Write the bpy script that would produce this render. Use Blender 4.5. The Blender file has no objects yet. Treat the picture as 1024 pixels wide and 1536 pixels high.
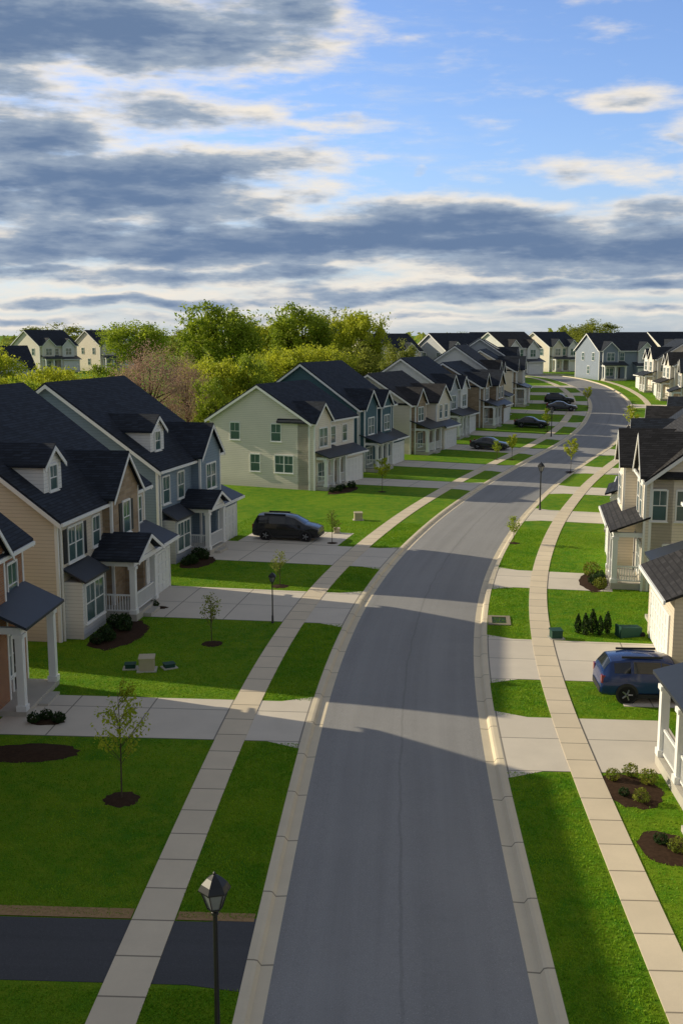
import bpy, bmesh, math, random
import numpy as np
from mathutils import Vector
random.seed(7)
SC=bpy.context.scene; C=SC.collection
R=math.radians
# ------------------------------------------------------------ camera model / terrain / road axis
CAMH=14.0; PITCH=R(9.5); F=1600.0
def zt(y):
    t=min(max((y-105)/130.0,0),1); return 5*t*t*(3-2*t)
def ray(px,py):
    c,s=math.cos(PITCH),math.sin(PITCH); u=(px-512)/F; v=(768-py)/F
    return Vector((u, c+v*s, -s+v*c))
def gp(px,py):
    d=ray(px,py); t=5.0
    while t<600:
        if CAMH+d.z*t<=zt(d.y*t): break
        t+=0.1
    return d.x*t,d.y*t
ctrl=[(0.3,-20),(0.6,5),(1.18,19.9),(1.53,26.4),(2.0,35.5),(2.65,43.8),(4.1,54.6),(6.2,65),(10.6,81.3),(17.6,102),(24,118),(31,133),(37,149),(42.2,167),(45.3,182),(47,202),(46,225),(40,247),(30,268),(18,290)]
Yg=np.arange(-20,290,0.5)
Xg=np.interp(Yg,[c[1] for c in ctrl],[c[0] for c in ctrl])
k=np.exp(-0.5*(np.arange(-30,31)/11.0)**2); k/=k.sum()
Xp=np.concatenate([2*Xg[0]-Xg[30:0:-1],Xg,2*Xg[-1]-Xg[-2:-32:-1]])
Xg=np.convolve(Xp,k,'valid')
dx=np.gradient(Xg); dy=np.gradient(Yg); L=np.hypot(dx,dy); TX=dx/L; TY=dy/L
Sg=np.concatenate([[0],np.cumsum(np.hypot(np.diff(Xg),np.diff(Yg)))])
def fr(s):
    tx=np.interp(s,Sg,TX); ty=np.interp(s,Sg,TY); l=math.hypot(tx,ty)
    return float(np.interp(s,Sg,Xg)),float(np.interp(s,Sg,Yg)),tx/l,ty/l
def P(s,off):
    cx,cy,tx,ty=fr(s); return cx+ty*off, cy-tx*off
def SO(x,y):
    i=int(np.argmin((Xg-x)**2+(Yg-y)**2)); return float(Sg[i]), float((x-Xg[i])*TY[i]-(y-Yg[i])*TX[i])
def sY(Y,off):
    return float(Sg[int(np.argmin(np.abs(Yg-TX*off-Y)))])
# ------------------------------------------------------------ nodes
class G:
    def __init__(s,nt): s.nt=nt
    def n(s,t,ins=None,**pr):
        nd=s.nt.nodes.new(t)
        for a,v in pr.items(): setattr(nd,a,v)
        for a,v in (ins or {}).items(): s.put(nd.inputs[a],v)
        return nd
    def put(s,sock,v):
        if isinstance(v,bpy.types.NodeSocket): s.nt.links.new(v,sock)
        else:
            if isinstance(v,tuple) and len(v)==3 and sock.type=='RGBA': v=v+(1,)
            sock.default_value=v
    def m(s,op,a,b=None,c=None,clamp=False):
        nd=s.nt.nodes.new('ShaderNodeMath'); nd.operation=op; nd.use_clamp=clamp
        for i,v in enumerate((a,b,c)):
            if v is not None: s.put(nd.inputs[i],v)
        return nd.outputs[0]
    def mix(s,f,a,b,mode='MIX'):
        nd=s.nt.nodes.new('ShaderNodeMix'); nd.data_type='RGBA'; nd.blend_type=mode
        s.put(nd.inputs[0],f); s.put(nd.inputs[6],a); s.put(nd.inputs[7],b); return nd.outputs[2]
    def noise(s,vec,scale,detail=3,rough=.55):
        return s.n('ShaderNodeTexNoise',{'Vector':vec,'Scale':scale,'Detail':detail,'Roughness':rough}).outputs[0]
    def ss(s,v,a,b):
        nd=s.nt.nodes.new('ShaderNodeMapRange'); nd.interpolation_type='SMOOTHSTEP'
        s.put(nd.inputs[0],v); nd.inputs[1].default_value=a; nd.inputs[2].default_value=b; return nd.outputs[0]
    def sep(s,v): return s.n('ShaderNodeSeparateXYZ',{0:v}).outputs
    def com(s,x,y,z=0.0): return s.n('ShaderNodeCombineXYZ',{0:x,1:y,2:z}).outputs[0]
    def bump(s,h,st,d=.02): return s.n('ShaderNodeBump',{'Height':h,'Strength':st,'Distance':d}).outputs[0]
def pm(name,fn,rough=.8,spec=.3,**kw):
    m=bpy.data.materials.new(name); m.use_nodes=True; g=G(m.node_tree); b=m.node_tree.nodes['Principled BSDF']
    b.inputs['Roughness'].default_value=rough; b.inputs['Specular IOR Level'].default_value=spec
    for a,v in kw.items(): b.inputs[a.replace('_',' ')].default_value=v
    tc=g.n('ShaderNodeTexCoord').outputs
    fn(g,b,tc); return m
def sc(c,k): return tuple(x*k for x in c)
def plain(name,col,var=.12,scale=3.0,rough=.7,spec=.3,**kw):
    def fn(g,b,tc):
        n=g.noise(tc['Object'],scale,3)
        g.put(b.inputs['Base Color'],g.mix(n,sc(col,1-var),sc(col,1+var)))
    return pm(name,fn,rough,spec,**kw)
def siding(name,col,lap=.17):
    def fn(g,b,tc):
        x,y,z=g.sep(tc['Object'])[:3]
        f=g.m('FRACT',g.m('MULTIPLY',z,1/lap))
        line=g.ss(f,.0,.16)
        n=g.noise(tc['Object'],.7,4); n2=g.noise(g.com(g.m('MULTIPLY',g.m('ADD',x,y),.6),0.0,g.m('MULTIPLY',z,1/lap)),1.3,2)
        c=g.mix(n,sc(col,.88),sc(col,1.1)); c=g.mix(g.m('MULTIPLY',n2,.35),c,sc(col,.8))
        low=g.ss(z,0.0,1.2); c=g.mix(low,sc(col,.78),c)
        g.put(b.inputs['Base Color'],g.mix(line,sc(col,.55),c))
        g.put(b.inputs['Normal'],g.bump(g.m('SUBTRACT',1.0,f),.5,.03))
    return pm(name,fn,.6,.3)
def brickmat(name,c1,c2,mor,bw=.24,bh=.09):
    def fn(g,b,tc):
        x,y,z=g.sep(tc['Object'])[:3]
        br=g.n('ShaderNodeTexBrick',{'Vector':g.com(g.m('ADD',x,y),z),'Color1':c1,'Color2':c2,'Mortar':mor,'Scale':1.0,'Mortar Size':.012,'Brick Width':bw,'Row Height':bh})
        n=g.noise(tc['Object'],1.2,4)
        g.put(b.inputs['Base Color'],g.mix(n,g.mix(1.0,br.outputs[0],(.7,.7,.7),'MULTIPLY'),br.outputs[0]))
    return pm(name,fn,.85,.2)
def shingle(name,col):
    def fn(g,b,tc):
        x,y,z=g.sep(tc['Object'])[:3]
        br=g.n('ShaderNodeTexBrick',{'Vector':g.com(g.m('ADD',x,y),z),'Color1':sc(col,.7),'Color2':sc(col,1.45),'Mortar':sc(col,.45),'Scale':1.0,'Mortar Size':.012,'Brick Width':.42,'Row Height':.105})
        n=g.noise(tc['Object'],.5,5)
        g.put(b.inputs['Base Color'],g.mix(n,g.mix(1.0,br.outputs[0],(.65,.65,.65),'MULTIPLY'),br.outputs[0]))
        g.put(b.inputs['Normal'],g.bump(br.outputs[1],.3,.02))
    return pm(name,fn,.8,.25)
def leafmat(name,c1,c2,trans=.35,rnd=.5):
    m=bpy.data.materials.new(name); m.use_nodes=True; g=G(m.node_tree); nt=m.node_tree
    b=nt.nodes['Principled BSDF']; out=nt.nodes['Material Output']
    tc=g.n('ShaderNodeTexCoord').outputs; geo=g.n('ShaderNodeNewGeometry').outputs
    n=g.ss(g.noise(tc['Object'],.45,2),.35,.65)
    r=g.m('ADD',g.m('MULTIPLY',geo['Random Per Island'],rnd),g.m('MULTIPLY',n,1-rnd))
    col=g.mix(r,c1,c2)
    g.put(b.inputs['Base Color'],col); b.inputs['Roughness'].default_value=.6; b.inputs['Specular IOR Level'].default_value=.2
    tr=g.n('ShaderNodeBsdfTranslucent',{'Color':col}).outputs[0]
    mx=g.n('ShaderNodeMixShader',{0:trans,1:b.outputs[0],2:tr}).outputs[0]
    nt.links.new(mx,out.inputs[0]); return m
def grass_fn(g,b,tc):
    o=tc['Object']
    n1=g.ss(g.noise(o,.12,4),.35,.65); n2=g.ss(g.noise(o,1.4,4,.65),.3,.7); n3=g.noise(o,26,3,.7)
    c=g.mix(n1,(.085,.275,.009),(.190,.375,.013)); c=g.mix(g.m('MULTIPLY',n2,.6),c,(.345,.430,.022))
    c=g.mix(g.ss(n3,.35,.75),g.mix(1.0,c,(.5,.55,.45),'MULTIPLY'),c)
    g.put(b.inputs['Base Color'],c); g.put(b.inputs['Normal'],g.bump(n3,1.0,.05))
def asph(base,seam=.85):
    def fn(g,b,tc):
        u,v=g.sep(tc['UV'])[:2]
        st=g.noise(g.com(g.m('MULTIPLY',u,.035),g.m('MULTIPLY',v,1.3)),1.0,4)
        big=g.noise(tc['Object'],.22,5); sp=g.noise(tc['Object'],38,2,.7); mid=g.noise(tc['Object'],3,4,.6)
        c=g.mix(g.ss(st,.35,.65),sc(base,.91),sc(base,1.06)); c=g.mix(g.m('MULTIPLY',g.ss(big,.4,.7),.35),c,sc(base,1.2))
        c=g.mix(g.m('MULTIPLY',g.ss(mid,.5,.75),.2),c,sc(base,.78))
        c=g.mix(g.ss(sp,.55,.75),c,sc(base,1.5)); c=g.mix(g.ss(sp,.42,.25),c,sc(base,.65))
        crack=g.m('ABSOLUTE',g.m('ADD',v,g.m('MULTIPLY_ADD',g.noise(g.com(g.m('MULTIPLY',u,.35),0.0),1.0,4),.35,-.2)))
        c=g.mix(g.ss(crack,.02,.06),g.mix(1.0,c,(seam,seam,seam),'MULTIPLY'),c)
        g.put(b.inputs['Base Color'],c); g.put(b.inputs['Normal'],g.bump(sp,.35,.01))
    return fn
def conc(base,ju,jv=None):
    def fn(g,b,tc):
        u,v=g.sep(tc['UV'])[:2]
        def joint(w,p):
            f=g.m('FRACT',g.m('DIVIDE',w,p)); d=g.m('MULTIPLY',g.m('MINIMUM',f,g.m('SUBTRACT',1.0,f)),p); return g.ss(d,.018,.036)
        j=joint(u,ju)
        if jv: j=g.m('MINIMUM',j,joint(v,jv))
        cell=g.n('ShaderNodeTexWhiteNoise',{'Vector':g.com(g.m('FLOOR',g.m('DIVIDE',u,ju)),g.m('FLOOR',g.m('DIVIDE',v,jv)) if jv else 0.0)}).outputs[0]
        n=g.noise(tc['Object'],.8,5,.6); f=g.noise(tc['Object'],22,3,.7)
        c=g.mix(n,sc(base,.80),sc(base,1.12)); c=g.mix(g.m('MULTIPLY',cell,.45),c,sc(base,.8)); c=g.mix(g.m('MULTIPLY',f,.35),c,sc(base,.68))
        g.put(b.inputs['Base Color'],g.mix(j,sc(base,.35),c))
    return fn
M={}
M['lawn']=pm('lawn_grass_material',grass_fn,.9,.1)
M['asphalt']=pm('asphalt_material',asph((.260,.256,.254)),.85,.25)
M['newasphalt']=pm('fresh_asphalt_material',asph((.072,.073,.078),1.0),.85,.25)
M['walk']=pm('sidewalk_concrete',conc((.74,.63,.47),1.5),.85,.2)
M['kerb']=pm('kerb_concrete',conc((.75,.65,.48),3.0),.85,.2)
M['drive']=pm('driveway_concrete',conc((.70,.63,.53),3.0,2.9),.85,.2)
M['slab']=plain('slab_concrete',(.48,.45,.39),.15,2)
M['mulch']=plain('mulch_material',(.050,.030,.019),.6,9,.95,.05)
M['straw']=plain('straw_material',(.34,.22,.11),.5,12,.95,.05)
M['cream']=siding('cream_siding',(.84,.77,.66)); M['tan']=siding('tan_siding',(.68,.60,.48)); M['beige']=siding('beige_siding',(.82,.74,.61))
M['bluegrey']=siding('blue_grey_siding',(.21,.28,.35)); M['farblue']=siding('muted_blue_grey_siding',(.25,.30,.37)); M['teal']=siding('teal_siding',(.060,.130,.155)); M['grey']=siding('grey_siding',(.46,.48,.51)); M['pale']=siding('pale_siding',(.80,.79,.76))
M['brick']=brickmat('red_brick',(.37,.14,.06),(.48,.21,.09),(.36,.31,.25)); M['stone']=brickmat('brown_stone',(.33,.24,.15),(.48,.36,.24),(.38,.32,.26),.5,.2)
M['roof']=shingle('dark_shingles',(.024,.031,.046)); M['roof2']=shingle('brown_black_shingles',(.040,.038,.040))
M['metal']=plain('standing_seam_metal',(.026,.032,.044),.2,2,.45,.4)
M['white']=plain('white_trim_paint',(.82,.82,.80),.06,2,.5,.3)
M['gdoor']=plain('white_garage_paint',(.78,.78,.76),.06,2,.5,.3)
M['door']=plain('dark_door_paint',(.06,.05,.05),.1,2,.4,.4); M['shut']=plain('dark_shutter_paint',(.015,.018,.022),.1,2,.5,.3)
M['glass']=plain('window_glass',(.08,.14,.14),.5,.9,.06,.7)
M['black']=plain('black_metal',(.012,.012,.013),.2,4,.4,.5)
M['lens']=plain('lamp_glass',(.22,.23,.24),.2,4,.2,.5)
M['tyre']=plain('tyre_rubber',(.015,.015,.016),.2,9,.8,.2); M['rim']=plain('alloy_rim',(.35,.36,.37),.1,9,.3,.6,Metallic=.7)
M['carglass']=plain('car_glass',(.012,.014,.016),.2,1,.05,.8)
M['blackpaint']=plain('black_car_paint',(.006,.007,.009),.1,1,.22,.5,Coat_Weight=.4); M['bluepaint']=plain('blue_car_paint',(.005,.030,.140),.1,1,.25,.5,Coat_Weight=.5)
M['greypaint']=plain('dark_grey_car_paint',(.03,.034,.04),.1,1,.2,.6,Coat_Weight=.6)
M['lamp']=plain('headlamp_lens',(.6,.6,.6),.1,4,.1,.6); M['red']=plain('tail_lamp_lens',(.25,.01,.01),.1,4,.15,.6); M['plast']=plain('grey_plastic',(.03,.03,.032),.1,4,.6,.3)
M['boxbeige']=plain('beige_cabinet_paint',(.46,.40,.27),.1,4,.6,.3); M['boxgreen']=plain('green_cabinet_paint',(.014,.06,.04),.15,4,.6,.3)
M['bark']=plain('bark',(.10,.075,.05),.4,6,.9,.1)
M['leafA']=leafmat('spring_leaves',(.18,.26,.022),(.44,.52,.045),.45,.3); M['leafB']=leafmat('yellow_green_leaves',(.28,.34,.022),(.60,.62,.05),.45,.3); M['leafC']=leafmat('dull_green_leaves',(.17,.21,.035),(.36,.39,.06),.45,.3)
M['leafP']=leafmat('pinkish_budding_twigs',(.28,.18,.12),(.50,.34,.25),.4,.4); M['leafD']=leafmat('dark_shrub_leaves',(.016,.04,.012),(.05,.095,.02)); M['leafY']=leafmat('olive_shrub_leaves',(.11,.16,.018),(.30,.30,.035))
M['blade']=leafmat('grass_blades',(.085,.275,.008),(.30,.44,.018),.3)
# ------------------------------------------------------------ mesh helper
class MB:
    def __init__(s): s.v=[]; s.f=[]
    def add(s,pts,faces):
        o=len(s.v); s.v+=[tuple(p) for p in pts]; s.f+=[tuple(i+o for i in f) for f in faces]
    def box(s,x0,x1,y0,y1,z0,z1):
        if x0>x1: x0,x1=x1,x0
        s.add([(x0,y0,z0),(x1,y0,z0),(x1,y1,z0),(x0,y1,z0),(x0,y0,z1),(x1,y0,z1),(x1,y1,z1),(x0,y1,z1)],[(0,3,2,1),(4,5,6,7),(0,1,5,4),(1,2,6,5),(2,3,7,6),(3,0,4,7)])
    def extr(s,A,B,caps=None):
        n=len(A); caps=caps or [tuple(range(n))]
        s.add(list(A)+list(B),[(i,(i+1)%n,n+(i+1)%n,n+i) for i in range(n)]+[tuple(c) for c in caps]+[tuple(n+i for i in reversed(c)) for c in caps])
    def tube(s,p0,p1,r0,r1,n=6):
        p0=Vector(p0);p1=Vector(p1); d=(p1-p0).normalized(); u=d.orthogonal().normalized(); w=d.cross(u)
        ring=lambda p,r:[p+u*(math.cos(2*math.pi*i/n)*r)+w*(math.sin(2*math.pi*i/n)*r) for i in range(n)]
        s.extr(ring(p0,r0),ring(p1,r1))
    def lathe(s,prof,n=12,axis='z',c=(0,0,0),rot=0):
        pts=[]
        for r,z in prof:
            for i in range(n):
                a=2*math.pi*i/n+rot
                p=(r*math.cos(a),r*math.sin(a),z) if axis=='z' else (r*math.cos(a),z,r*math.sin(a))
                pts.append((p[0]+c[0],p[1]+c[1],p[2]+c[2]))
        fs=[]
        for j in range(len(prof)-1):
            for i in range(n): fs.append((j*n+i,j*n+(i+1)%n,(j+1)*n+(i+1)%n,(j+1)*n+i))
        fs.append(tuple(range(n-1,-1,-1))); fs.append(tuple(range((len(prof)-1)*n,len(prof)*n)))
        s.add(pts,fs)
    def mesh(s,name,mat,smooth=False):
        me=bpy.data.meshes.new(name); me.from_pydata(s.v,[],s.f)
        bm=bmesh.new(); bm.from_mesh(me); bmesh.ops.recalc_face_normals(bm,faces=bm.faces); bm.to_mesh(me); bm.free()
        if smooth:
            for p in me.polygons: p.use_smooth=True
            try: me.set_sharp_from_angle(angle=R(40))
            except Exception: pass
        me.materials.append(mat); return me
    def build(s,name,mat,parent=None,smooth=False): return obj(name,s.mesh(name,mat,smooth),parent)
def obj(name,me,parent=None,loc=(0,0,0),rz=0):
    o=bpy.data.objects.new(name,me); C.objects.link(o); o.parent=parent; o.location=loc; o.rotation_euler=(0,0,rz); return o
def tag(o,label=None,cat=None,group=None,kind=None):
    if label:o['label']=label
    if cat:o['category']=cat
    if group:o['group']=group
    if kind:o['kind']=kind
    return o
def thing(name,label,cat,loc,rz=0,group=None): return tag(obj(name,None,None,loc,rz),label,cat,group)
def grid(name,rows,mat,uvs,label,cat,skirt=0):
    nr=len(rows); nc=len(rows[0]); v=[p for r in rows for p in r]; uv=[q for r in uvs for q in r]; f=[]
    for i in range(nr-1):
        for j in range(nc-1): f.append((i*nc+j,i*nc+j+1,(i+1)*nc+j+1,(i+1)*nc+j))
    if skirt:
        per=[j for j in range(nc)]+[i*nc+nc-1 for i in range(1,nr)]+[(nr-1)*nc+j for j in range(nc-2,-1,-1)]+[i*nc for i in range(nr-2,0,-1)]
        o=len(v); v+=[(v[i][0],v[i][1],v[i][2]-skirt) for i in per]; uv+=[uv[i] for i in per]; n=len(per)
        f+=[(per[i],o+i,o+(i+1)%n,per[(i+1)%n]) for i in range(n)]
    me=bpy.data.meshes.new(name); me.from_pydata(v,[],f)
    ul=me.uv_layers.new(name='UVMap')
    li=np.empty(len(me.loops),dtype=np.int32); me.loops.foreach_get('vertex_index',li)
    ul.data.foreach_set('uv',np.array(uv,dtype=np.float32)[li].ravel())
    bm=bmesh.new(); bm.from_mesh(me); bmesh.ops.recalc_face_normals(bm,faces=bm.faces)
    if sum(fc.normal.z for fc in bm.faces)<0: bmesh.ops.reverse_faces(bm,faces=bm.faces)
    bm.to_mesh(me); bm.free()
    me.materials.append(mat); return tag(obj(name,me),label,cat,None,'structure')
def strip(name,s0,s1,cols,mat,label,cat,ds=1.0,skirt=0):
    n=max(1,math.ceil((s1-s0)/ds)); rows=[];uvs=[]
    for i in range(n+1):
        s=s0+(s1-s0)*i/n; r=[];u=[]
        for off,dz in cols:
            x,y=P(s,off); r.append((x,y,zt(y)+dz)); u.append((s,off))
        rows.append(r);uvs.append(u)
    return grid(name,rows,mat,uvs,label,cat,skirt)
# ------------------------------------------------------------ ground, road, kerbs, sidewalks
S0=2.0; S1=float(Sg[-1])-3
ys=list(range(-80,301,10))+[330,380,450,550,700,1000,1500,2500,4500]
xs=[-4500,-2500,-1200,-600,-300]+list(range(-200,201,20))+[300,600,1200,2500,4500]
grid('ground',[[(x,y,zt(y)-.35) for x in xs] for y in ys],M['lawn'],[[(x,y) for x in xs] for y in ys],'wide grassy ground reaching the horizon','ground')
HW=2.85; KO=3.45
lc=[KO-.02]+list(np.arange(5,43,1.5))
for sd,nm,wi,wo in ((-1,'left',5.42,6.46),(1,'right',5.52,6.46)):
    strip('lawn',S0,S1,[(sd*c,0) for c in lc]+[(sd*46,-.5)],M['lawn'],'mown green lawn along the '+nm+' side of the street','lawn',2.0)
    strip('kerb',S0,S1,[(sd*HW,-.098),(sd*(HW+.28),-.115),(sd*(HW+.36),.0),(sd*(HW+.44),.018),(sd*KO,.018),(sd*(KO+.02),-.05)],M['kerb'],'pale concrete kerb and gutter on the '+nm+' of the road','kerb')
    strip('sidewalk',S0,S1,[(sd*wi,.03),(sd*wo,.03)],M['walk'],'narrow jointed concrete sidewalk on the '+nm+' of the road','sidewalk',1.0,.1)
strip('road',S0,S1,[(o,-.10+.03*(1-(o/HW)**2)) for o in np.linspace(-HW,HW,9)],M['asphalt'],'curving grey asphalt residential street','road')
DRV=[]   # side,s0,s1,off0,off1 exclusions
def drive(sd,s0,s1,oend,mat,label,flare=.6,ostart=KO-.01,dz=.012):
    offs=list(np.linspace(ostart,ostart+1.2,4))+list(np.linspace(ostart+1.9,oend,max(3,int(oend-ostart))))
    rows=[];uvs=[]
    for o in offs:
        fl=flare*max(0,1-(o-ostart)/1.2); n=max(3,int((s1-s0)/1.2)); r=[];u=[]
        for i in range(n+1):
            s=s0-fl+(s1-s0+2*fl)*i/n; x,y=P(s,sd*o); r.append((x,y,zt(y)+dz)); u.append((o-6.5,s-s0))
        rows.append(r);uvs.append(u)
    DRV.append((sd,s0-.05,s1+.05,ostart,oend))
    return grid('driveway',rows,mat,uvs,label,'driveway',.05)
BED=[]
def disc(name,x,y,rx,ry,rz,mat,label,cat,dz=.025,n=26,seed=0):
    rg=random.Random(seed+int(x*13+y*7)); m=MB(); pts=[(x,y,zt(y)+dz+.05)]
    for i in range(n):
        a=2*math.pi*i/n; k_=1+rg.uniform(-.1,.1); u=rx*k_*math.cos(a); w=ry*k_*math.sin(a)
        X=x+u*math.cos(rz)-w*math.sin(rz); Y=y+u*math.sin(rz)+w*math.cos(rz); pts.append((X,Y,zt(Y)+dz-.02))
    m.add(pts,[(0,1+i,1+(i+1)%n) for i in range(n)]); BED.append((x,y,max(rx,ry),min(rx,ry),rz,rx>=ry))
    me=bpy.data.meshes.new(name); me.from_pydata(m.v,[],m.f); me.materials.append(mat)
    return tag(obj(name,me),label,cat,None,'structure')
# ------------------------------------------------------------ houses
WINC={}
def winmesh(w,h):
    if (w,h) in WINC: return WINC[(w,h)]
    f=MB(); t=.08; d0,d1=-.02,.075
    f.box(-w/2-t,-w/2,d0,d1,-t,h+t); f.box(w/2,w/2+t,d0,d1,-t,h+t); f.box(-w/2,w/2,d0,d1,h,h+t+.03); f.box(-w/2,w/2,d0,d1,-t,0)
    f.box(-w/2,w/2,d0,.055,h*.5-.025,h*.5+.025)
    if w>=1.5: f.box(-.05,.05,d0,.065,0,h)
    n=4 if w>=1.5 else 2
    for i in range(1,n):
        if w>=1.5 and i==2: continue
        x=-w/2+w*i/n; f.box(x-.012,x+.012,d0,.05,h*.5,h)
    fm=f.mesh('window',M['white'])
    s_=MB(); s_.box(-w/2-t-.06,w/2+t+.06,-.01,.12,-t-.05,-t-.002); sm=s_.mesh('sill',M['white'])
    p=MB(); p.box(-w/2+.002,w/2-.002,-.015,.03,.002,h-.002); q=p.mesh('pane',M['glass'])
    u=MB(); u.box(-.2,.2,-.01,.045,-.02,h+.02); us=u.mesh('shutter',M['shut'])
    WINC[(w,h)]=(fm,q,sm,us); return WINC[(w,h)]
GDC={}
def gdmesh(w,h):
    if (w,h) in GDC: return GDC[(w,h)]
    f=MB(); f.box(-w/2,w/2,-.02,.02,0,h)
    nc=int(w/.62)
    for r in range(4):
        for c in range(nc):
            x0=-w/2+w*c/nc+.05; x1=-w/2+w*(c+1)/nc-.05; z0=h*r/4+.06; z1=h*(r+1)/4-.06; f.box(x0,x1,0,.05,z0,z1)
    t=MB(); t.box(-w/2-.14,-w/2,-.02,.07,0,h+.14); t.box(w/2,w/2+.14,-.02,.07,0,h+.14); t.box(-w/2,w/2,-.02,.07,h,h+.14)
    GDC[(w,h)]=(f.mesh('garage_door',M['gdoor']),t.mesh('door_frame',M['white'])); return GDC[(w,h)]
class House:
    def __init__(s,side,x,y,tx,ty,w,dep,eave,pitch,wall,roof,label,group='houses along the street',minor=False):
        s.sg=side; s.w=w; s.dep=dep; s.eave=eave; s.k=pitch; s.wm=wall; s.rm=roof; s.ov=.35; s.minor=minor
        rz=math.atan2(ty*side,tx*side); s.z=min(zt(y),zt(y+ty*w))
        s.root=thing('house',label,'house',(x,y,s.z),rz,group)
        s.wall=MB(); s.gab=[]; s.roof=MB(); s.trim=MB()
        s.rise=pitch*dep/2; s.ridge=eave+s.rise
        s.ea(s.wall,[(0,-.8),(0,eave),(-dep/2,s.ridge),(-dep,eave),(-dep,-.8)],0,w)
        s.chev('a',s.roof,-s.ov,w+s.ov,-dep/2,dep/2+s.ov,s.ridge+.012,s.k,.16)
        for a in (-s.ov-.03,w+s.ov-.02): s.chev('a',s.trim,a,a+.05,-dep/2,dep/2+s.ov,s.ridge-.19,s.k,.23)
        ze=s.ridge-s.k*(dep/2+s.ov)
        s.bx(s.trim,-s.ov+.04,w+s.ov-.04,s.ov-.03,s.ov+.09,ze-.08,ze+.07); s.bx(s.trim,-s.ov+.04,w+s.ov-.04,-dep-s.ov-.09,-dep-s.ov+.03,ze-.08,ze+.07)
        for a in (0,w):
            for b in (0,-dep): s.bx(s.trim,a-.025 if a==0 else a-.12,a+.12 if a==0 else a+.025,b-.12 if b==0 else b-.025,b+.025 if b==0 else b+.12,-.3,eave-.02)
    def bx(s,mb,a0,a1,b0,b1,z0,z1): mb.box(s.sg*a0,s.sg*a1,b0,b1,z0,z1)
    def ea(s,mb,prof,a0,a1,caps=None): mb.extr([(s.sg*a0,b,z) for b,z in prof],[(s.sg*a1,b,z) for b,z in prof],caps)
    def eb(s,mb,prof,b0,b1,caps=None): mb.extr([(s.sg*a,b0,z) for a,z in prof],[(s.sg*a,b1,z) for a,z in prof],caps)
    def chev(s,ax,mb,c0,c1,m,half,zr,k_,th):
        zl=zr-k_*half; pr=[(m-half,zl),(m-half,zl+th),(m,zr+th),(m+half,zl+th),(m+half,zl),(m,zr)]
        (s.ea if ax=='a' else s.eb)(mb,pr,c0,c1,[(0,1,2,5),(2,3,4,5)])
    def gm(s,mat,name='gable_wall'):
        mb=MB(); s.gab.append((mb,mat,name)); return mb
    def gable(s,a0,a1,bp,eave,k2,mat,ov=.28,z0=-.6,back=None):
        m=(a0+a1)/2; h=(a1-a0)/2; zr=eave+k2*h
        bk=-(max(0,zr-s.eave)/s.k)-.6 if back is None else back
        s.eb(s.gm(mat,'gable_wall' if z0<1 else 'dormer_wall'),[(a0,z0),(a1,z0),(a1,eave),(m,zr),(a0,eave)],max(bk+.8,-1.2) if z0<1 else bk+.3,bp)
        s.chev('b',s.roof,bk,bp+ov,m,h+ov,zr+.012,k2,.14)
        s.chev('b',s.trim,bp+ov-.02,bp+ov+.03,m,h+ov,zr-.17,k2,.21)
        if z0<1:
            for a in (a0,a1): s.bx(s.trim,a-.02 if a==a0 else a-.11,a+.11 if a==a0 else a+.02,bp-.11,bp+.022,-.3,eave-.02)
    def dormer(s,a,w,b=-1.0,h=1.5):
        zb=s.eave+s.k*(-b); z0=zb-.3; e=zb+h
        s.gable(a-w/2,a+w/2,b,e,.75,M['pale'],.2,z0,-(e+.75*w/2-s.eave)/s.k-.5)
        s.win(a,zb+.25,.8,1.1,b=b)
    def win(s,a,z,w=.95,h=1.5,face='front',b=0.0,shut=False):
        fm,pn,sm,us=winmesh(w,h)
        if face=='front': loc=(s.sg*a,b,z); rz=0
        elif face=='near': loc=(0,a,z); rz=s.sg*R(90)
        else: loc=(s.sg*s.w,a,z); rz=-s.sg*R(90)
        o=obj('window',fm,s.root,loc,rz); obj('pane',pn,o)
        if not s.minor:
            obj('sill',sm,o)
            if shut:
                for q in (-1,1): obj('shutter',us,o,(q*(w/2+.32),0,0))
    def door(s,a,b=0.0,z=.35):
        m=MB(); m.box(-.5,.5,-.02,.05,0,2.1); m.box(-.36,.36,.02,.07,1.1,1.9); m.box(-.36,.36,.02,.07,.2,.9)
        d=m.build('door',M['door'],s.root); d.location=(s.sg*a,b,z)
        if not s.minor:
            f=MB(); f.box(-.66,-.5,-.02,.08,-.02,2.25); f.box(.5,.66,-.02,.08,-.02,2.25); f.box(-.5,.5,-.02,.08,2.1,2.25); f.build('door_frame',M['white'],d)
            h=MB(); h.lathe([(.03,0),(.045,.03),(.03,.07)],8,'y',(.4,.05,1.0)); h.build('handle',M['rim'],d,True)
    def shed(s,mb,a0,a1,bA,zA,bB,zB,th=.1): s.ea(mb,[(bA,zA),(bB,zB),(bB,zB+th),(bA,zA+th)],a0,a1)
    def awning(s,*a,mat=None):
        mb=MB(); s.shed(mb,*a); mb.build('awning_roof',mat or M['metal'],s.root)
    def garage(s,a0,a1,bp,h=2.9,mat=None,doors=1,roofm=True):
        mb=s.gm(mat or s.wm,'garage_wall'); k_=.42
        s.ea(mb,[(-.3,-.6),(bp,-.6),(bp,h),(-.3,h+k_*(bp+.3))],a0,a1)
        s.awning(a0-.25,a1+.25,-.35,h+k_*(bp+.35)+.015,bp+.4,h-k_*.4+.015,.12,mat=M['metal'] if roofm else s.rm)
        s.bx(s.trim,a0-.25,a1+.25,bp+.41,bp+.5,h-k_*.4-.06,h-k_*.4+.1)
        W=(a1-a0)
        dw=round(min(4.6,W-.8) if doors==1 else (W-1.3)/2,2)
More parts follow.
